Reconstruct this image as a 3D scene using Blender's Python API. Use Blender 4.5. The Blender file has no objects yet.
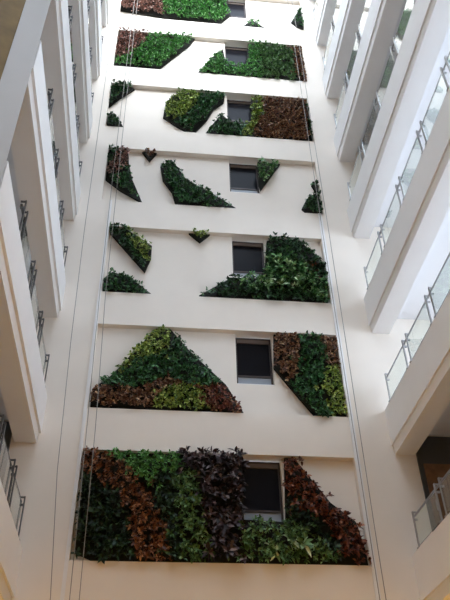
import bpy, math, random
import numpy as np
from mathutils import Matrix, Vector

random.seed(7)
rng = np.random.default_rng(11)
scene = bpy.context.scene
COL = scene.collection

# ------------------------------------------------------------------ camera
def camera():
    yaw, pitch, roll = 0.12238952, 0.690376862, -0.0257500354
    cy, sy, cp, sp = math.cos(yaw), math.sin(yaw), math.cos(pitch), math.sin(pitch)
    F = Vector((sy * cp, cy * cp, sp)); R = Vector((cy, -sy, 0)); U = R.cross(F)
    cr, sr = math.cos(roll), math.sin(roll)
    R2, U2 = R * cr + U * sr, U * cr - R * sr
    cd = bpy.data.cameras.new('camera'); cam = bpy.data.objects.new('camera', cd)
    COL.objects.link(cam)
    m = Matrix.Identity(4)
    for i in range(3):
        m[i][0], m[i][1], m[i][2] = R2[i], U2[i], -F[i]
    m[0][3], m[1][3], m[2][3] = -0.8, -14.693, 1.6
    cam.matrix_world = m
    cd.sensor_fit = 'VERTICAL'; cd.sensor_height = 36.0
    cd.lens = 703.17 / 600 * 36.0
    cd.clip_end = 500
    scene.camera = cam
camera()

# ------------------------------------------------------------------ sky, sun, exposure
w = bpy.data.worlds.new('sky'); scene.world = w; w.use_nodes = True
bg = w.node_tree.nodes['Background']
bg.inputs[0].default_value = (0.76, 0.89, 1.06, 1)
bg.inputs[1].default_value = 4.9
scene.view_settings.view_transform = 'Standard'
scene.view_settings.look = 'None'
scene.view_settings.gamma = 1
scene.view_settings.use_curve_mapping = False
scene.view_settings.exposure = 0.38
sd = bpy.data.lights.new('hazy_sun', 'SUN'); sd.energy = 6.0; sd.angle = math.radians(26); sd.color = (0.93, 0.97, 1.0)
so = bpy.data.objects.new('hazy_sun', sd); COL.objects.link(so); so.location = (4, -20, 50)
so.rotation_euler = Vector((-0.12, math.cos(math.radians(23)), -math.sin(math.radians(23)))).to_track_quat('-Z', 'Y').to_euler()
# warm lamps of the lobby under the lowest balconies
def lobby_lamp(x, y, watts):
    ld = bpy.data.lights.new('lobby_light', 'AREA'); ld.shape = 'DISK'; ld.size = 0.5; ld.energy = watts; ld.color = (1.0, 0.58, 0.10)
    lo = bpy.data.objects.new('lobby_light', ld); COL.objects.link(lo); lo.location = (x, y, 4.6)
for ly in (-2.5, -6.5, -10.5):
    lobby_lamp(-5.0, ly, 90); lobby_lamp(6.6, ly, 90)
scene.cycles.max_bounces = 16
scene.cycles.diffuse_bounces = 10
scene.cycles.glossy_bounces = 4
scene.cycles.transmission_bounces = 8
scene.cycles.transparent_max_bounces = 16

# ------------------------------------------------------------------ materials
def mat(name, col, rough=0.8, metal=0.0, noise=0.0, scale=4.0, bump=0.0, spec=0.3):
    m = bpy.data.materials.new(name); m.use_nodes = True
    nt = m.node_tree; b = nt.nodes['Principled BSDF']
    b.inputs['Base Color'].default_value = (*col, 1)
    b.inputs['Roughness'].default_value = rough
    b.inputs['Metallic'].default_value = metal
    b.inputs['Specular IOR Level'].default_value = spec
    if noise or bump:
        tc = nt.nodes.new('ShaderNodeTexCoord'); n = nt.nodes.new('ShaderNodeTexNoise')
        n.inputs['Scale'].default_value = scale; n.inputs['Detail'].default_value = 6
        nt.links.new(tc.outputs['Object'], n.inputs['Vector'])
        if noise:
            r = nt.nodes.new('ShaderNodeValToRGB')
            r.color_ramp.elements[0].position = 0.3; r.color_ramp.elements[1].position = 0.7
            r.color_ramp.elements[0].color = (*[c * (1 - noise) for c in col], 1)
            r.color_ramp.elements[1].color = (*[min(1, c * (1 + noise)) for c in col], 1)
            nt.links.new(n.outputs['Fac'], r.inputs['Fac']); nt.links.new(r.outputs['Color'], b.inputs['Base Color'])
        if bump:
            bp = nt.nodes.new('ShaderNodeBump'); bp.inputs['Strength'].default_value = bump; bp.inputs['Distance'].default_value = 0.01
            nt.links.new(n.outputs['Fac'], bp.inputs['Height']); nt.links.new(bp.outputs['Normal'], b.inputs['Normal'])
    return m

def leaf_mat(name, cols, gain=(0.65, 0.85, 1.15, 1.6), rough=0.5):  # gain: mostly dark, few bright leaves, shadow and highlight put into the colour
    """leaf colour differs from leaf to leaf"""
    m = bpy.data.materials.new(name); m.use_nodes = True
    nt = m.node_tree; b = nt.nodes['Principled BSDF']
    g = nt.nodes.new('ShaderNodeNewGeometry'); r = nt.nodes.new('ShaderNodeValToRGB')
    el = r.color_ramp.elements
    while len(el) < len(cols): el.new(0.5)
    for i, c in enumerate(cols):
        el[i].position = (0.0, 0.42, 0.78, 1.0)[i]; el[i].color = (*[min(0.9, x * gain[i]) for x in c], 1)
    nt.links.new(g.outputs['Random Per Island'], r.inputs['Fac'])
    nt.links.new(r.outputs['Color'], b.inputs['Base Color'])
    b.inputs['Roughness'].default_value = rough
    b.inputs['Specular IOR Level'].default_value = 0.35
    return m

def glass_mat(name, tint, rough=0.02):
    m = bpy.data.materials.new(name); m.use_nodes = True
    nt = m.node_tree; b = nt.nodes['Principled BSDF']
    b.inputs['Base Color'].default_value = (*tint, 1); b.inputs['Roughness'].default_value = rough
    b.inputs['Transmission Weight'].default_value = 1.0; b.inputs['IOR'].default_value = 1.45
    return m

M = {
    'paint': mat('cream_paint', (0.785, 0.725, 0.655), 0.75, noise=0.02, scale=1.5, bump=0.05),
    'parapet': mat('white_paint', (0.785, 0.78, 0.78), 0.7, noise=0.015, scale=1.5, bump=0.04),
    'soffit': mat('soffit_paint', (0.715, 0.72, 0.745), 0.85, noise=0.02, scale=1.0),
    'groove': mat('grey_groove', (0.20, 0.19, 0.19), 0.9),
    'floor': mat('tan_marble', (0.38, 0.28, 0.11), 0.35, noise=0.12, scale=1.2),
    'ground': mat('paving', (0.35, 0.34, 0.32), 0.9, noise=0.1),
    'steel': mat('brushed_steel', (0.42, 0.42, 0.43), 0.38, 0.85),
    'darksteel': mat('dark_steel', (0.10, 0.10, 0.105), 0.42, 0.6),
    'cable': mat('grey_cable', (0.28, 0.26, 0.24), 0.6, 0.2),
    'frame': mat('bronze_frame', (0.055, 0.043, 0.04), 0.45, 0.3),
    'blind': mat('bronze_rail', (0.14, 0.11, 0.095), 0.5),
    'dark': mat('dark_room', (0.035, 0.033, 0.034), 0.9),
    'wood': mat('brown_door', (0.16, 0.085, 0.045), 0.5, noise=0.25, scale=6),
    'doorframe': mat('dark_door_frame', (0.055, 0.058, 0.062), 0.4),
    'frontwall': mat('brown_stone', (0.26, 0.19, 0.12), 0.6, noise=0.15),
    'backing': mat('planting_felt', (0.014, 0.014, 0.011), 0.95, noise=0.3, scale=12),
    'glass': glass_mat('clear_glass', (0.90, 0.97, 0.95)),
    'winglass': mat('dark_glass', (0.010, 0.010, 0.013), 0.2, spec=0.05),
    'lowglass': mat('painted_reflection_glass', (0.30, 0.33, 0.37), 0.25),  # opaque grey-blue stands for reflected light and pale things behind the pane
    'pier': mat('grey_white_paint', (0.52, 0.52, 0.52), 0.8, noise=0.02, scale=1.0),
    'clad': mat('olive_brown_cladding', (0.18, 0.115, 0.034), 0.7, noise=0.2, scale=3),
    'lamp': mat('lamp_body', (0.7, 0.7, 0.7), 0.5),
}
L = {
    'orange': leaf_mat('orange_brown_leaf', [(0.05, 0.018, 0.009), (0.14, 0.045, 0.018), (0.27, 0.10, 0.04), (0.40, 0.20, 0.09)]),
    'rosette': leaf_mat('pale_rosette_leaf_bright', [(0.10, 0.24, 0.08), (0.22, 0.40, 0.16), (0.36, 0.52, 0.28), (0.50, 0.62, 0.40)]),
    'shade':  leaf_mat('painted_shade_green_leaf', [(0.006, 0.018, 0.009), (0.010, 0.028, 0.013), (0.016, 0.045, 0.02), (0.05, 0.10, 0.045)]),  # dark green taken near black: shade of the lowest row put into the colour
    'dark':   leaf_mat('dark_green_leaf', [(0.010, 0.032, 0.012), (0.022, 0.070, 0.022), (0.035, 0.105, 0.034), (0.06, 0.15, 0.06)]),
    'green':  leaf_mat('green_leaf', [(0.012, 0.055, 0.016), (0.025, 0.10, 0.03), (0.05, 0.16, 0.05), (0.09, 0.22, 0.08)]),
    'bright': leaf_mat('bright_green_leaf', [(0.03, 0.12, 0.025), (0.06, 0.22, 0.045), (0.12, 0.33, 0.08), (0.25, 0.48, 0.18)], (0.75, 1.0, 1.2, 1.3)),
    'leafy':  leaf_mat('grey_green_leaf', [(0.03, 0.085, 0.025), (0.07, 0.16, 0.05), (0.13, 0.25, 0.085), (0.24, 0.36, 0.16)], (0.75, 1.0, 1.2, 1.3)),
    'lime':   leaf_mat('lime_leaf', [(0.06, 0.14, 0.03), (0.17, 0.27, 0.05), (0.33, 0.42, 0.09), (0.55, 0.60, 0.20)], (0.75, 1.0, 1.2, 1.3)),
    'pale':   leaf_mat('pale_rosette_leaf', [(0.02, 0.09, 0.025), (0.06, 0.19, 0.05), (0.16, 0.33, 0.12), (0.38, 0.52, 0.28)], (0.75, 1.0, 1.2, 1.3)),
    'rust':   leaf_mat('rust_leaf', [(0.05, 0.013, 0.009), (0.11, 0.026, 0.016), (0.20, 0.055, 0.028), (0.32, 0.13, 0.06)]),
    'red':    leaf_mat('red_brown_leaf', [(0.06, 0.018, 0.016), (0.16, 0.04, 0.03), (0.28, 0.09, 0.06), (0.40, 0.26, 0.14)], (0.75, 1.0, 1.2, 1.3)),
    'brown':  leaf_mat('brown_leaf', [(0.05, 0.022, 0.014), (0.15, 0.06, 0.035), (0.30, 0.15, 0.08), (0.52, 0.36, 0.20)], (0.75, 1.0, 1.2, 1.3)),
    'pink':   leaf_mat('pinkish_leaf', [(0.05, 0.05, 0.03), (0.20, 0.10, 0.08), (0.40, 0.20, 0.16), (0.58, 0.42, 0.34)], (0.75, 1.0, 1.2, 1.3)),
    'purple': leaf_mat('purple_leaf', [(0.014, 0.010, 0.012), (0.030, 0.016, 0.020), (0.065, 0.038, 0.044), (0.20, 0.16, 0.16)]),
}
LEAF_LABEL = {'orange': 'orange brown foliage', 'rosette': 'large pale green rosettes', 'shade': 'dark green foliage with painted shade', 'dark': 'dark green foliage', 'green': 'mid green foliage', 'bright': 'bright green foliage', 'leafy': 'grey green leafy foliage',
              'lime': 'yellow green foliage', 'pale': 'pale green rosettes', 'rust': 'rust orange foliage', 'red': 'red brown foliage',
              'brown': 'brown speckled foliage', 'pink': 'pinkish brown foliage', 'purple': 'dark purple foliage'}

# ------------------------------------------------------------------ mesh helpers
class MB:
    def __init__(s): s.v = []; s.f = []
    def box(s, x0, x1, y0, y1, z0, z1):
        b = len(s.v)
        s.v += [(x, y, z) for z in (z0, z1) for y in (y0, y1) for x in (x0, x1)]
        s.f += [tuple(b + i for i in q) for q in ((0, 2, 3, 1), (4, 5, 7, 6), (0, 1, 5, 4), (2, 6, 7, 3), (0, 4, 6, 2), (1, 3, 7, 5))]
        return s
    def prism(s, pts, fa, fb):
        """closed outline pts; fa/fb turn an outline point into the two end points"""
        b = len(s.v); n = len(pts)
        s.v += [fa(p) for p in pts] + [fb(p) for p in pts]
        s.f.append(tuple(b + i for i in range(n))); s.f.append(tuple(b + n + i for i in reversed(range(n))))
        for i in range(n):
            j = (i + 1) % n; s.f.append((b + i, b + n + i, b + n + j, b + j))
        return s
    def tube(s, pts, r, n=8):
        pts = [Vector(p) for p in pts]; b = len(s.v)
        for i, p in enumerate(pts):
            t = (pts[min(i + 1, len(pts) - 1)] - pts[max(i - 1, 0)]).normalized()
            a = t.orthogonal().normalized() if i == 0 else (a - t * a.dot(t)).normalized()
            c = t.cross(a)
            for k in range(n):
                q = 2 * math.pi * k / n; s.v.append(tuple(p + (a * math.cos(q) + c * math.sin(q)) * r))
        for i in range(len(pts) - 1):
            for k in range(n):
                k2 = (k + 1) % n
                s.f.append((b + i * n + k, b + i * n + k2, b + (i + 1) * n + k2, b + (i + 1) * n + k))
        s.f.append(tuple(b + k for k in reversed(range(n)))); e = b + (len(pts) - 1) * n
        s.f.append(tuple(e + k for k in range(n)))
        return s
    def build(s, name, m, parent=None, label=None):
        me = bpy.data.meshes.new(name); me.from_pydata(s.v, [], s.f)
        import bmesh
        bm = bmesh.new(); bm.from_mesh(me); bmesh.ops.recalc_face_normals(bm, faces=bm.faces); bm.to_mesh(me); bm.free()
        me.materials.append(m)
        o = bpy.data.objects.new(name, me); COL.objects.link(o)
        if parent: o.parent = parent
        if label: o['label'] = label
        return o

def struct(o): o['kind'] = 'structure'; return o
def tag(o, label, cat, group=None):
    o['label'] = label; o['category'] = cat
    if group: o['group'] = group
    return o
def empty(name, loc=(0, 0, 0)):
    o = bpy.data.objects.new(name, None); COL.objects.link(o); o.location = loc; return o

# ------------------------------------------------------------------ levels
H = 3.6
SILL = lambda k: 6.706 + (k - 1) * H           # k = 1 .. 7, lower edge of a planted recess
HEAD = lambda k: SILL(k) + 2.508
XL = {1: -2.33, 2: -2.33, 3: -2.33, 4: -2.66, 5: -2.87, 6: -2.89, 7: -2.95}
XR = {1: 3.97, 2: 3.97, 3: 3.97, 4: 4.15, 5: 4.22, 6: 4.33, 7: 4.60}
LX, LXI = -3.36, -3.87                         # left parapet: outer face, inner face
RX, RXI = 4.93, 5.47
LW, RW = -6.2, 7.7                             # outer walls of the two corridors
YF = -21.0                                     # front wall of the atrium
TOP = 34.2
DEPTH = 0.17
WX0, WX1 = 1.28, 2.24

# ------------------------------------------------------------------ the setting
struct(MB().box(-30, 40, -50, 30, -0.3, -0.02).build('ground', M['ground']))
struct(MB().box(LW, RW, YF, 1.2, -0.02, 0.0).build('floor', M['floor']))

# back wall: piers and beams in front, set-back panels with a window opening on every level
m = MB()
XA, XB = -2.96, 4.62
for k in range(1, 8):
    z0, z1 = SILL(k), HEAD(k)
    m.box(XA, WX0, DEPTH, 0.6, z0, z1)
    m.box(WX1, XB, DEPTH, 0.6, z0, z1)
    m.box(WX0, WX1, DEPTH, 0.6, z0, z1 - 1.57)
    m.box(XA, XB, DEPTH, 0.6, z1, SILL(k + 1) if k < 7 else TOP)
struct(m.build('wall_back', M['paint']))
n = 3
for k in range(0, 8):                          # the beams between the planted recesses
    z0 = HEAD(k) if k else 0.0
    z1 = SILL(k + 1) if k < 7 else TOP
    a, b = XL.get(k, XL[1]), XR.get(k, XR[1])
    struct(MB().box(a, b, 0, DEPTH, z0, z1).build('trim_%d' % n, M['paint'])); n += 1
for ks in ((1, 2, 3), (4,), (5,), (6,), (7,)):  # the plain piers on both sides, stepping back above the third row
    z0 = SILL(ks[0]) if ks[0] > 1 else 0.0
    z1 = SILL(ks[-1] + 1) if ks[-1] < 7 else TOP
    struct(MB().box(LXI, XL[ks[0]], 0, 0.6, z0, z1).build('wall_pier_left', M['paint']))
    struct(MB().box(XR[ks[0]], RXI, 0, 0.6, z0, z1).build('wall_pier_right', M['paint']))

# shallow pilaster strips beside the three lowest rows
for n, (x0, x1) in enumerate(((-2.42, -2.34), (3.98, 4.09))):
    struct(MB().box(x0, x1, -0.025, 0.02, 0, 17.5).build('trim_%d' % (n + 1), M['parapet']))

# corridor walls
struct(MB().box(LW - 0.3, LW, YF, 1.2, 0, TOP).build('wall_left', M['paint']))
struct(MB().box(LW, RW, YF - 0.3, YF, 0, TOP).build('wall_front', M['frontwall']))
struct(MB().box(LW, LXI, 0.0, 0.6, 0, TOP).build('wall_corridor_left', M['paint']))
struct(MB().box(RXI, RW, 0.0, 0.6, 0, TOP).build('wall_corridor_right', M['paint']))
m = MB(); m.box(RW, RW + 0.3, YF, 1.2, 0, 7.0)
for k in range(0, 8):
    fl = 6.9 + k * H
    if k not in (1, 2):
        m.box(RW, RW + 0.3, YF, 1.2, fl, fl + H); continue
    m.box(RW, RW + 0.3, YF, 1.2, fl, fl + 0.8)
    m.box(RW, RW + 0.3, YF, 1.2, fl + (2.75 if k == 1 else 2.4), fl + H)
    y = -0.2
    while y > YF + 2:
        m.box(RW, RW + 0.3, y - 0.4, y, fl + 0.8, fl + (2.75 if k == 1 else 2.4)); y -= 3.2
struct(m.build('wall_right', M['paint']))

# doors at the ends of the corridors (the ones the photograph can see into)
def door(n, x0, x1, fl, top=2.3):
    e = struct(MB().box(x0, x1, -0.06, -0.001, fl, fl + top).build('door_%d' % n, M['doorframe']))
    MB().box(x0 + 0.1, x1 - 0.1, -0.10, -0.061, fl + 0.1, fl + 2.15).build('door_leaf', M['wood'], e)
    MB().tube([(x0 + 0.2, -0.115, fl + 1.0), (x0 + 0.2, -0.115, fl + 1.25)], 0.015).build('door_handle', M['steel'], e)
door(1, 5.5, 7.4, 6.92, 2.9)
door(2, -5.9, -3.95, 6.92, 2.9)
door(3, -5.4, -4.2, 10.52)

# windows in the planted recesses
for k in range(1, 8):
    z1 = HEAD(k) - 0.03; z0 = HEAD(k) - 1.56; y0, y1 = 0.30, 0.37
    e = struct(empty('window_%d' % k, (0.5 * (WX0 + WX1), 0.3, z0)))
    off = Vector(e.location)
    def part(mb, name, mt, par, label=None):
        mb.v = [tuple(Vector(p) - off) for p in mb.v]
        return mb.build(name, mt, par, label)
    f = MB(); t = 0.05
    f.box(WX0, WX0 + t, y0, y1, z0, z1).box(WX1 - t, WX1, y0, y1, z0, z1).box(WX0 + t, WX1 - t, y0, y1, z0, z0 + t).box(WX0 + t, WX1 - t, y0, y1, z1 - t, z1)
    part(f, 'window_frame', M['frame'], e)
    part(MB().box(WX0 + t, WX1 - t, y0 + 0.01, y1, z0 + 0.30, z0 + 0.35), 'transom', M['frame'], e)
    part(MB().box(WX0 + t, WX1 - t, y0 + 0.005, y1, z1 - 0.16, z1 - t), 'head_rail', M['blind'], e)
    part(MB().box(WX0 + t, WX1 - t, 0.335, 0.345, z0 + 0.35, z1 - 0.16), 'upper_pane', M['winglass'], e)
    part(MB().box(WX0 + t, WX1 - t, 0.335, 0.345, z0 + t, z0 + 0.30), 'lower_pane', M['lowglass'], e, 'narrow pale pane below the transom')
    part(MB().box(WX0 - 0.0, WX1 + 0.0, 0.19, 0.30, z0 - 0.01, z0 + 0.02), 'window_sill', M['parapet'], e)
# pier and brown clad wall where the left balconies end, turned towards the atrium
def turned(o, x, y, deg):
    o.location = (x, y, 0); o.rotation_euler.z = math.radians(deg); return struct(o)
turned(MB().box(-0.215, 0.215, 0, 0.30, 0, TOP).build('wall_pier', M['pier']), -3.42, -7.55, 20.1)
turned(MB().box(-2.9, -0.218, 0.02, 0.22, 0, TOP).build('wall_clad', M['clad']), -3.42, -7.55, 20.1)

# ------------------------------------------------------------------ balconies
ORD = ['lowest', 'second lowest', 'third', 'fourth', 'fifth', 'sixth', 'topmost']
def balcony(side, k):
    z = 5.73 + k * H
    X, XI, XW, s = (LX, LXI, LW, 1) if side == 'left' else (RX, RXI, RW, -1)
    e = empty('balcony', (X, 0, z))
    name = ['lowest', 'second from below', 'third from below', 'fourth from below', 'fifth from below', 'sixth from below', 'seventh from below', 'eighth from below'][k]
    tag(e, 'white balcony with a deep plain parapet on the %s side, %s' % (side, name), 'balcony', 'balconies on the %s side' % side)
    path = [(X, -0.004), (X, -7.14 if side == 'left' else YF + 0.02)]
    off = Vector(e.location)
    # parapet beam swept along the path
    def sweep(outline, nm, mt):
        mb = MB(); n = len(outline)
        for (px, py) in path:
            for d, h in outline:
                mb.v.append((px + s * d - off.x, py, h))
        for i in range(len(path) - 1):
            for q in range(n):
                r = (q + 1) % n
                mb.f.append((i * n + q, i * n + r, (i + 1) * n + r, (i + 1) * n + q))
        mb.f.append(tuple(range(n))); mb.f.append(tuple((len(path) - 1) * n + q for q in reversed(range(n))))
        return mb.build(nm, mt, e)
    d_in = -abs(XI - X)
    d0, d1 = (0.055, 0.0) if side == 'left' else (0.0, -0.035)
    sweep([(d0, 0.245), (d0, 1.2), (d_in, 1.2), (d_in, 0.245)], 'parapet', M['parapet'])
    sweep([(d1 - 0.02, 0.0), (d1, 0.243), (d_in, 0.243), (d_in, 0.0)], 'drip_edge', M['parapet'])
    # corridor slab behind the parapet
    mb = MB()
    if side == 'left':
        mb.box(LW + 0.01 - off.x, LXI - off.x, -7.14, -0.004, 0.55, 1.15)
    else:
        mb.box(RXI - off.x, RW - 0.01 - off.x, YF + 0.02, -0.004, 0.55, 1.15)
    mb.build('slab', M['soffit'], e)
    return e

for k in range(8):
    balcony('left', k); balcony('right', k)

# ------------------------------------------------------------------ railings
def make_post(s, mt, hgt):
    """flat upright on the outer edge with two brackets that carry the handrail and the glass"""
    up = MB().box(-0.012, 0.012, -0.028, 0.028, 0, hgt)
    up.box(-0.04, 0.04, -0.045, 0.045, 0, 0.02)
    br = MB().box(*sorted((0, s * 0.10)), -0.014, 0.014, hgt - 0.03, hgt)
    cl = MB().box(*sorted((0, s * 0.085)), -0.02, 0.02, hgt - 0.20, hgt - 0.16)
    return up, br, cl

def railing(side, k, path, first=True):
    z = 5.73 + k * H + 1.2
    s = -1 if side == 'left' else 1            # towards the corridor
    mt = M['darksteel'] if side == 'left' else M['steel']
    hgt = 0.92 if side == 'left' else 0.80
    (x0, y0), (x1, y1) = path
    L_ = math.hypot(x1 - x0, y1 - y0)
    e = empty('balcony_railing', (x0, y0, z))
    e.rotation_euler.z = math.atan2(y1 - y0, x1 - x0) + math.pi / 2
    # local frame: -Y runs along the railing, X across it
    ys = [-0.45]; y = -1.86
    while y > -L_ + 0.3:
        ys += [y, y - 0.27]; y -= 1.65
    MB().tube([(s * 0.06, -0.40, hgt - 0.09), (s * 0.06, ys[-1], hgt - 0.09)], 0.024).build('handrail', mt, e)
    up, br, cl = make_post(s, mt, hgt)
    p0 = b0 = None
    for y in ys:
        if p0 is None:
            p0 = up.build('post', mt, e); b0 = br.build('bracket', mt, p0); c0 = cl.build('glass_clamp', mt, p0); p = p0
        else:
            p = p0.copy(); COL.objects.link(p); p.parent = e
            for q in (b0, c0):
                b = q.copy(); COL.objects.link(b); b.parent = p
        p.location = (s * -0.015 if side == 'left' else 0.02, y, 0)
    for i in range(0, len(ys) - 1, 2):
        a, b = ys[i] - 0.03, ys[i + 1] + 0.03
        MB().box(*sorted((s * 0.02, s * 0.032)), b, a, 0.05, hgt - 0.16).build('glass_panel', M['glass'], e)
    return e

NTH = ['lowest', 'second lowest', 'third lowest', 'fourth', 'fifth', 'sixth', 'seventh']
for side, X in (('left', LX), ('right', RX)):
    for k in range(0, 7):
        path = [(X, 0.0), (X, -7.1)] if side == 'left' else [(X, 0.0), (X, -12.2)]
        e = railing(side, k, path)
        tag(e, 'steel and glass railing on the %s balcony of the %s side%s' % (NTH[k], side, ', counted upwards' if k > 2 else ''), 'railing', 'railings of the %s balconies' % side)
# ------------------------------------------------------------------ cables
def cable(pts, label, r=0.009):
    tag(MB().tube(pts, r, 6).build('cable', M['cable']), label, 'cable', 'vertical cables on the end wall')
cable([(-2.12, -0.34, 0.0), (-2.24, -0.34, 8.5), (-2.34, -0.34, 13.6), (-2.38, -0.34, 18.5), (-2.38, -0.34, TOP)], 'thin cable at the left ends of the planted rows, left one of its pair')
cable([(-1.94, -0.34, 0.0), (-2.07, -0.34, 9.7), (-2.19, -0.34, 13.6), (-2.24, -0.34, 21.5), (-2.27, -0.34, TOP)], 'thin cable at the left ends of the planted rows, right one of its pair')
cable([(-2.36, -0.34, 0.0), (-2.57, -0.34, 5.9), (-2.78, -0.34, 8.5), (-2.90, -0.34, 12.0), (-2.98, -0.34, 15.8), (-3.05, -0.34, 24.0), (-3.07, -0.34, TOP)], 'single thin cable down the middle of the plain left pier')
cable([(3.98, -0.34, 0.0), (3.95, -0.34, 6.8), (3.93, -0.34, 16.4), (3.95, -0.34, TOP)], 'thin cable at the right ends of the planted rows, left one of its pair')
cable([(4.10, -0.34, 0.0), (4.08, -0.34, 6.8), (4.12, -0.34, 16.4), (4.14, -0.34, TOP)], 'thin cable at the right ends of the planted rows, right one of its pair')

# ------------------------------------------------------------------ planted panels
def inside(px, pz, poly):
    c = np.zeros(len(px), bool); n = len(poly)
    for i in range(n):
        (xa, za), (xb, zb) = poly[i], poly[(i + 1) % n]
        if za == zb: continue
        t = ((za > pz) != (zb > pz)) & (px < (xb - xa) * (pz - za) / (zb - za) + xa)
        c ^= t
    return c

STYLE = {'orange': (0.10, 0.5, 10, 0.095, 0.12), 'rosette': (0.24, 0.36, 11, 0.42, 0.16), 'shade': (0.13, 0.50, 9, 0.115, 0.10),  # leaf length, width ratio, leaves per plant, plant spacing, how far it stands out
    'dark': (0.115, 0.50, 9, 0.105, 0.10), 'green': (0.10, 0.50, 9, 0.095, 0.09), 'bright': (0.095, 0.45, 10, 0.09, 0.10),
    'leafy': (0.12, 0.40, 10, 0.105, 0.12), 'lime': (0.085, 0.60, 10, 0.085, 0.08), 'pale': (0.14, 0.45, 9, 0.13, 0.12),
    'rust': (0.115, 0.50, 10, 0.10, 0.12), 'red': (0.085, 0.60, 10, 0.085, 0.08), 'brown': (0.085, 0.62, 10, 0.085, 0.07),
    'pink': (0.095, 0.5, 10, 0.09, 0.09), 'purple': (0.19, 0.40, 9, 0.14, 0.15),
}
MIX = {'orange': 0.25, 'rust': 0.25, 'leafy': 0.25, 'purple': 0.2, 'dark': 0.15, 'bright': 0.2}
GAP = {'rust': 0.10, 'leafy': 0.08, 'purple': 0.12, 'brown': 0.06, 'dark': 0.06}
def foliage(kind, poly, parent, off, outer, xlim):
    ln, wr, nl, sp, out = STYLE[kind]
    xs = [p[0] for p in poly]; zs = [p[1] for p in poly]
    gx, gz = np.meshgrid(np.arange(min(xs), max(xs) + sp, sp), np.arange(min(zs), max(zs) + sp, sp * 0.87))
    gx = gx + (np.arange(gz.shape[0]) % 2)[:, None] * sp * 0.5
    px = gx.ravel() + rng.uniform(-0.4, 0.4, gx.size) * sp; pz = gz.ravel() + rng.uniform(-0.4, 0.4, gx.size) * sp
    ok = inside(px, pz, poly); px, pz = px[ok], pz[ok]
    far = rng.random(len(px)) < MIX.get(kind, 0.12)
    jx, jz = px + far * rng.normal(0, 0.16, len(px)), pz + far * rng.normal(0, 0.18, len(px))
    keep = inside(jx, jz, outer) & (rng.random(len(px)) > GAP.get(kind, 0.05)); px, pz = jx[keep], jz[keep]
    if len(px) == 0:
        px = np.array([sum(xs) / len(xs)]); pz = np.array([sum(zs) / len(zs)])
    n = len(px) * nl
    size = np.repeat(rng.uniform(0.75, 1.25, len(px)), nl) * rng.uniform(0.7, 1.15, n) * ln
    base = np.stack([np.repeat(px, nl), np.repeat(rng.uniform(0.0, 0.07, len(px)) , nl), np.repeat(pz, nl)], 1)
    depth = np.repeat(rng.uniform(0.0, 1.0, len(px)), nl) * out * 1.3
    base[:, 1] -= depth
    base += rng.normal(0, 0.012, base.shape)
    az = np.tile(np.arange(nl) * 2.39996, len(px)) + np.repeat(rng.uniform(0, 6.28, len(px)), nl) + rng.normal(0, 0.3, n)
    el = np.radians(rng.uniform(5, 75, n))
    d = np.stack([np.cos(az) * np.cos(el), -np.sin(el), np.sin(az) * np.cos(el)], 1)
    d[:, 2] += 0.0
    d /= np.linalg.norm(d, axis=1)[:, None]
    nrm = np.array([0, -1.0, 0.55]) + rng.normal(0, 0.35, (n, 3))
    side = np.cross(d, nrm); side /= np.linalg.norm(side, axis=1)[:, None] + 1e-9
    up = np.cross(side, d)
    S = size[:, None]; W = S * wr * 0.5
    droop = np.array([0, 0, -1.0]) * S * 0.18
    v0 = base
    v1 = base + d * S * 0.35 + side * W * 0.92 + up * S * 0.06
    v2 = base + d * S * 0.35 - side * W * 0.92 + up * S * 0.06
    v3 = base + d * S * 0.42
    v4 = base + d * S * 0.72 + side * W * 0.72 + droop * 0.45 + up * S * 0.05
    v5 = base + d * S * 0.72 - side * W * 0.72 + droop * 0.45 + up * S * 0.05
    v6 = base + d * S * 0.78 + droop * 0.5
    v7 = base + d * S + droop
    V = np.stack([v0, v1, v2, v3, v4, v5, v6, v7], 1).reshape(-1, 3) - np.array(off)
    V[:, 0] = np.clip(V[:, 0], xlim[0] - off[0], xlim[1] - off[0])
    V[:, 1] = np.minimum(V[:, 1], 0.16 - off[1])
    F = np.array([[0, 1, 3], [0, 3, 2], [1, 4, 6], [1, 6, 3], [3, 6, 5], [3, 5, 2], [4, 7, 6], [6, 7, 5]])
    F = (F[None] + (np.arange(n) * 8)[:, None, None]).reshape(-1, 3)
    me = bpy.data.meshes.new('foliage')
    me.vertices.add(len(V)); me.vertices.foreach_set('co', V.ravel().astype(np.float32))
    me.loops.add(F.size); me.loops.foreach_set('vertex_index', F.ravel().astype(np.int32))
    me.polygons.add(len(F)); me.polygons.foreach_set('loop_start', np.arange(0, F.size, 3, dtype=np.int32))
    me.update(); me.validate()
    me.materials.append(L[kind])
    o = bpy.data.objects.new('foliage', me); COL.objects.link(o); o.parent = parent
    o['label'] = LEAF_LABEL[kind]; o['kind'] = 'stuff'
    return o

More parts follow.
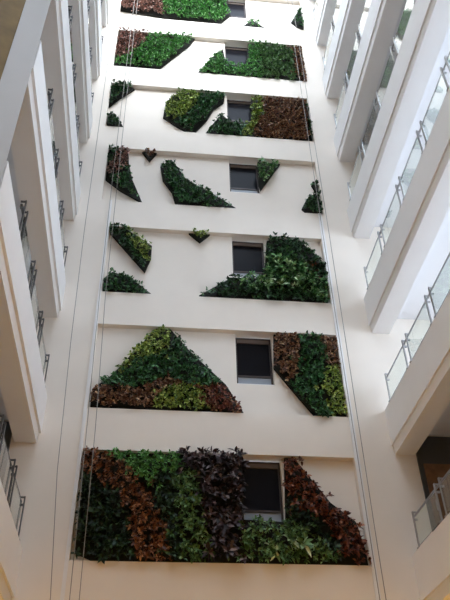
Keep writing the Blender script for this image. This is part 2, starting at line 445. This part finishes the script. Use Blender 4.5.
PANELS = [
 ('wide dark planted panel filling the lowest row around its window, rust, green and purple bands',
  [(-2.26, 6.9), (-2.32, 9.21), (1.34, 9.21), (1.31, 7.69), (2.24, 7.66), (2.32, 9.21), (2.55, 9.21), (3.3, 8.13), (3.82, 7.7), (3.96, 7.02), (3.96, 6.73), (-1.88, 6.75)],
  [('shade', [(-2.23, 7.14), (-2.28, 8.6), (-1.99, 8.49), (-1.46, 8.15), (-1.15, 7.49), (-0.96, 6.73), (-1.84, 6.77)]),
   ('orange', [(-2.32, 9.21), (-1.88, 9.21), (-1.28, 8.8), (-0.71, 8.1), (-0.34, 7.29), (-0.24, 6.72), (-0.98, 6.73), (-1.15, 7.49), (-1.46, 8.2), (-1.99, 8.54), (-2.26, 8.62)]),
   ('bright', [(-1.88, 9.21), (-0.26, 9.21), (-0.03, 8.89), (-0.2, 8.69), (-0.56, 8.72), (-0.77, 8.29), (-1.24, 8.75)]),
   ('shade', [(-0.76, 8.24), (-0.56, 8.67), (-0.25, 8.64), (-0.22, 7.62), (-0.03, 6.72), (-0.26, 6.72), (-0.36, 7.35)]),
   ('leafy', [(-0.25, 8.73), (0.02, 8.89), (0.25, 8.56), (0.34, 7.97), (0.6, 7.09), (0.64, 6.71), (-0.01, 6.72), (-0.17, 7.51)]),
   ('purple', [(-0.26, 9.21), (1.31, 9.21), (1.32, 7.63), (1.2, 7.21), (1.02, 6.72), (0.68, 6.71), (0.6, 7.2), (0.39, 8.09), (0.25, 8.6), (-0.03, 8.94)]),
   ('leafy', [(1.35, 7.63), (2.21, 7.61), (2.57, 7.46), (3.15, 7.12), (3.26, 6.72), (1.4, 6.73), (1.04, 6.72), (1.22, 7.21)]),
   ('rosette', [(1.69, 7.44), (2.51, 7.32), (3.05, 6.99), (3.07, 6.82), (1.66, 6.88)]),
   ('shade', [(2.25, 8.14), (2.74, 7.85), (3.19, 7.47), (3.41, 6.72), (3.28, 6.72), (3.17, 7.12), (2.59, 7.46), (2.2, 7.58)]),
   ('rust', [(2.31, 9.14), (2.51, 9.15), (3.26, 8.07), (3.78, 7.64), (3.96, 6.98), (3.96, 6.73), (3.43, 6.72), (3.22, 7.47), (2.74, 7.87), (2.27, 8.18)])]),
 ('triangular planted panel left of the second lowest window, in lime, green and brown bands',
  [(-2.29, 10.41), (-2.29, 10.88), (-1.85, 11.31), (-0.83, 12.81), (-0.44, 12.81), (0.07, 12.14), (0.99, 11.16), (1.41, 10.36)],
  [('lime', [(-1.84, 11.29), (-0.85, 12.78), (-0.51, 12.81), (-0.4, 12.48), (-0.49, 12.09), (-0.94, 11.82), (-1.37, 11.61), (-1.55, 11.37)]),
   ('green', [(-2.12, 11.16), (-1.84, 11.29), (-1.51, 11.4), (-1.33, 11.65), (-0.89, 11.85), (-0.44, 12.09), (-0.38, 12.64), (0.07, 12.06), (0.93, 11.13), (0.46, 10.99), (-0.41, 11.22), (-1.26, 10.91), (-2.05, 10.88)]),
   ('brown', [(-2.27, 10.42), (-2.26, 10.87), (-2.05, 10.93), (-1.26, 10.91), (-0.41, 11.25), (0.03, 11.15), (-0.6, 10.89), (-0.87, 10.37)]),
   ('lime', [(-0.87, 10.37), (-0.6, 10.92), (0.01, 11.09), (0.43, 10.82), (0.55, 10.35)]),
   ('red', [(0.03, 11.15), (0.46, 11.02), (0.88, 11.1), (1.36, 10.35), (0.55, 10.35), (0.43, 10.79)])]),
 ('five-sided planted panel right of the second lowest window, brown corners and lime foot',
  [(2.3, 12.81), (3.96, 12.81), (3.96, 10.33), (3.21, 10.31), (2.74, 10.98), (2.24, 11.73)],
  [('brown', [(2.3, 12.77), (2.92, 12.81), (2.95, 12.22), (2.81, 11.53), (2.56, 11.27), (2.26, 11.74)]),
   ('green', [(2.92, 12.81), (3.52, 12.77), (3.61, 11.94), (3.4, 11.02), (3.53, 10.33), (3.23, 10.32), (2.76, 10.99), (2.58, 11.27), (2.84, 11.59), (2.95, 12.22)]),
   ('brown', [(3.51, 12.74), (3.95, 12.73), (3.96, 11.83), (3.62, 11.81)]),
   ('lime', [(3.62, 11.81), (3.96, 11.83), (3.96, 10.35), (3.55, 10.33), (3.43, 11.02)])]),
 ('slanting planted panel hanging from the upper left corner of the third row, lime right half',
  [(-2.32, 16.41), (-1.83, 16.41), (-1.07, 15.8), (-1.07, 15.32), (-1.22, 14.78), (-2.3, 16.22)],
  [('dark', [(-2.32, 16.41), (-1.86, 16.41), (-1.83, 15.99), (-1.48, 15.46), (-1.23, 15.09), (-1.25, 14.82), (-2.27, 16.19)]),
   ('lime', [(-1.86, 16.41), (-1.1, 15.77), (-1.1, 15.29), (-1.2, 15.02), (-1.45, 15.46), (-1.8, 15.99)])]),
 ('low wedge of green plants on the left end of the third row sill',
  [(-2.32, 13.93), (-2.32, 14.47), (-2.12, 14.71), (-1.62, 14.56), (-1.33, 14.29), (-0.95, 13.94)],
  [('green', [(-2.31, 13.94), (-2.32, 14.41), (-2.12, 14.65), (-1.61, 14.5), (-1.32, 14.23), (-1.06, 13.94)])]),
 ('tiny inverted triangle of lime plants under the beam of the third row',
  [(-0.01, 16.41), (0.62, 16.41), (0.32, 16.07)],
  [('lime', [(0.02, 16.41), (0.59, 16.41), (0.32, 16.11)])]),
 ('large dark green planted panel beside the third row window with one orange plant',
  [(0.3, 14.02), (1.23, 14.75), (2.16, 14.78), (2.32, 16.28), (2.57, 16.41), (3.33, 16.39), (3.96, 15.52), (3.93, 13.91), (1.99, 13.94)],
  [('dark', [(0.38, 14.02), (1.23, 14.69), (2.15, 14.7), (2.34, 16.21), (2.56, 16.4), (3.31, 16.3), (3.96, 15.42), (3.89, 13.91), (1.98, 13.95)]),
   ('pale', [(2.23, 15.36), (2.97, 15.82), (3.5, 15.07), (3.91, 14.56), (3.85, 14.04), (3.35, 14.16), (2.73, 14.52), (1.72, 14.19), (1.45, 14.46)]),
   ('rosette', [(2.1, 15.12), (2.66, 15.55), (3.14, 15.67), (3.49, 14.99), (3.93, 14.72), (3.86, 14.12), (3.34, 14.05), (2.71, 14.33), (2.05, 14.21)]),
   ('rust', [(3.5, 15.38), (3.74, 15.4), (3.7, 15.04), (3.46, 15.03)])]),
 ('tapering curved planted panel at the left end of the fourth row, pinkish upper part',
  [(-2.65, 20.01), (-2.03, 20.01), (-1.96, 19.31), (-1.79, 18.56), (-1.45, 17.6), (-2.16, 18.1), (-2.64, 18.56)],
  [('dark', [(-2.62, 20.01), (-2.27, 20.01), (-2.46, 19.27), (-2.64, 19.1)]),
   ('pink', [(-2.27, 20.01), (-2.04, 20.01), (-1.99, 19.27), (-2.21, 18.76), (-2.51, 18.64), (-2.64, 18.81), (-2.47, 19.32)]),
   ('green', [(-1.96, 19.23), (-1.82, 18.52), (-1.52, 17.65), (-2.16, 18.14), (-2.5, 18.54), (-2.17, 18.77)])]),
 ('tiny brownish inverted triangle of plants under the beam of the fourth row',
  [(-1.58, 20.01), (-1.1, 20.01), (-1.32, 19.58)],
  [('brown', [(-1.54, 20.01), (-1.13, 20.0), (-1.32, 19.62)])]),
 ('long boot-shaped dark green planted panel left of the fourth row window',
  [(-0.96, 19.37), (-0.67, 19.7), (-0.4, 19.38), (-0.13, 18.78), (0.63, 18.29), (1.43, 17.63), (1.3, 17.51), (0.47, 17.52), (-0.42, 17.57), (-0.56, 18.17), (-0.86, 18.7)],
  [('green', [(-0.91, 19.29), (-0.66, 19.59), (-0.43, 19.29), (-0.16, 18.69), (0.59, 18.2), (1.33, 17.59), (0.47, 17.55), (-0.39, 17.6), (-0.53, 18.18), (-0.83, 18.72)])]),
 ('small pointed planted panel hanging beside the fourth row window on its right',
  [(2.22, 19.92), (2.98, 19.9), (2.26, 18.54), (2.19, 18.82)],
  [('pale', [(2.22, 19.83), (2.92, 19.81), (2.29, 18.65), (2.21, 18.84)])]),
 ('small dark bud-shaped plant clump against the right pier, upper of two in the fourth row',
  [(3.94, 18.95), (4.11, 19.19), (4.14, 19.13), (4.14, 18.69), (4.05, 18.65)],
  [('dark', [(3.96, 18.92), (4.09, 19.1), (4.14, 19.04), (4.14, 18.7), (4.05, 18.66)])]),
 ('round dark green plant clump against the right pier, lower of two in the fourth row',
  [(3.52, 17.8), (3.72, 18.26), (3.97, 18.52), (4.14, 18.59), (4.14, 17.57), (3.93, 17.51), (3.66, 17.61)],
  [('dark', [(3.54, 17.77), (3.74, 18.18), (3.96, 18.42), (4.14, 18.49), (4.14, 17.58), (3.93, 17.51), (3.65, 17.63)])]),
 ('small planted panel at the upper left corner of the fifth row',
  [(-2.86, 23.61), (-2.19, 23.61), (-2.04, 23.49), (-2.51, 22.88), (-2.86, 22.31)],
  [('dark', [(-2.86, 23.61), (-2.18, 23.61), (-2.09, 23.44), (-2.55, 22.86), (-2.84, 22.38)])]),
 ('little dark wedge of plants at the left end of the fifth row sill',
  [(-2.85, 21.4), (-2.86, 21.9), (-2.75, 22.0), (-2.45, 21.62), (-2.23, 21.15), (-2.72, 21.14)],
  [('dark', [(-2.82, 21.37), (-2.84, 21.81), (-2.74, 21.91), (-2.48, 21.55), (-2.3, 21.15), (-2.72, 21.16)])]),
 ('hexagonal planted panel left of the fifth row window, light green on its left half',
  [(-0.97, 21.97), (-0.9, 22.86), (-0.42, 23.56), (1.21, 23.57), (1.16, 23.11), (0.8, 22.67), (0.55, 22.0), (0.07, 21.13), (-0.45, 21.48)],
  [('lime', [(-0.94, 21.99), (-0.86, 22.76), (-0.42, 23.46), (0.3, 23.46), (0.16, 22.66), (-0.32, 21.9), (-0.59, 21.76)]),
   ('green', [(0.3, 23.46), (1.17, 23.46), (1.12, 23.09), (0.76, 22.68), (0.51, 22.01), (0.03, 21.19), (-0.59, 21.64), (-0.28, 21.91), (0.19, 22.67)])]),
 ('wide planted panel wrapping the fifth row window, yellow-green beside it and brown right half',
  [(0.44, 21.12), (0.79, 21.86), (1.08, 22.41), (1.32, 22.01), (2.07, 21.99), (2.17, 23.52), (4.16, 23.6), (4.21, 22.96), (4.21, 21.16), (2.71, 21.11)],
  [('green', [(0.51, 21.11), (0.79, 21.76), (1.07, 22.25), (1.31, 21.88), (1.9, 21.84), (1.67, 21.14)]),
   ('lime', [(1.67, 21.14), (1.94, 21.87), (2.08, 21.98), (2.2, 23.42), (2.62, 23.41), (2.49, 22.37), (2.18, 21.65), (2.08, 21.14)]),
   ('brown', [(2.62, 23.41), (4.1, 23.49), (4.15, 22.82), (4.06, 21.18), (2.7, 21.16), (2.12, 21.14), (2.25, 21.71), (2.53, 22.38)]),
   ('dark', [(4.1, 23.42), (4.21, 22.91), (4.21, 21.18), (4.06, 21.15), (4.19, 22.83)])]),
 ('planted panel at the left end of the sixth row, pinkish brown corner and green diagonal',
  [(-2.88, 27.21), (-1.68, 27.21), (0.09, 27.21), (-0.1, 26.72), (-1.3, 24.78), (-2.88, 24.84)],
  [('pink', [(-2.88, 27.21), (-1.75, 27.21), (-1.79, 26.54), (-2.41, 25.47), (-2.86, 25.13)]),
   ('bright', [(-2.84, 24.87), (-2.83, 25.13), (-2.37, 25.47), (-1.75, 26.48), (-1.68, 27.21), (-0.03, 27.19), (-0.18, 26.66), (-1.3, 24.83)])]),
 ('wide planted panel around the sixth row window, green with a brown right edge',
  [(0.15, 24.71), (0.68, 25.85), (1.19, 26.64), (1.29, 25.64), (2.08, 25.62), (2.2, 27.2), (4.29, 27.2), (4.32, 26.14), (4.32, 24.71), (2.93, 24.71)],
  [('bright', [(0.22, 24.71), (0.67, 25.67), (1.15, 26.44), (1.28, 25.49), (1.81, 25.43), (1.72, 24.75)]),
   ('bright', [(1.75, 24.75), (1.85, 25.44), (2.08, 25.47), (2.23, 27.08), (2.59, 27.1), (2.61, 24.71)]),
   ('leafy', [(2.61, 24.71), (2.59, 27.1), (3.87, 27.01), (3.95, 24.71), (2.92, 24.71)]),
   ('brown', [(3.87, 27.01), (4.28, 27.08), (4.31, 26.08), (4.32, 24.71), (3.99, 24.71)])]),
 ('long pale planted panel in the topmost row, ending at the topmost window',
  [(-2.94, 30.81), (0.28, 30.81), (1.5, 30.81), (1.42, 29.76), (1.57, 29.3), (1.1, 28.54), (-1.13, 28.62), (-2.94, 28.89)],
  [('pink', [(-2.94, 30.74), (-1.43, 30.81), (-1.18, 28.68), (-2.94, 28.92)]),
   ('bright', [(-1.43, 30.81), (0.28, 30.81), (1.45, 30.81), (1.37, 29.7), (1.53, 29.23), (1.1, 28.56), (-1.14, 28.65)])]),
 ('tiny low triangle of green plants right of the topmost window',
  [(2.04, 28.47), (2.44, 29.05), (3.03, 28.44)],
  [('bright', [(2.12, 28.46), (2.43, 28.87), (2.9, 28.44)])]),
 ('small leaning clump of plants near the right pier in the topmost row',
  [(4.11, 29.18), (4.35, 29.79), (4.59, 30.53), (4.59, 30.2), (4.59, 28.72), (4.35, 28.82)],
  [('green', [(4.16, 29.13), (4.38, 29.7), (4.59, 30.3), (4.59, 29.97), (4.59, 28.74), (4.35, 28.84)])]),
]

for label, outer, regions in PANELS:
    cx = sum(p[0] for p in outer) / len(outer); cz = min(p[1] for p in outer)
    off = (cx, DEPTH - 0.002, cz)
    e = empty('planted_panel', off)
    tag(e, label, 'green wall panel', 'planted panels on the end wall')
    MB().prism(outer, lambda p: (p[0] - cx, 0.0, p[1] - cz), lambda p: (p[0] - cx, -0.07, p[1] - cz)).build('backing_panel', M['backing'], e)
    k = max(1, min(7, int((sum(p[1] for p in outer) / len(outer) - SILL(1)) // H) + 1))
    for kind, poly in regions:
        foliage(kind, poly, e, off, outer, (XL[k] + 0.005, XR[k] - 0.005))
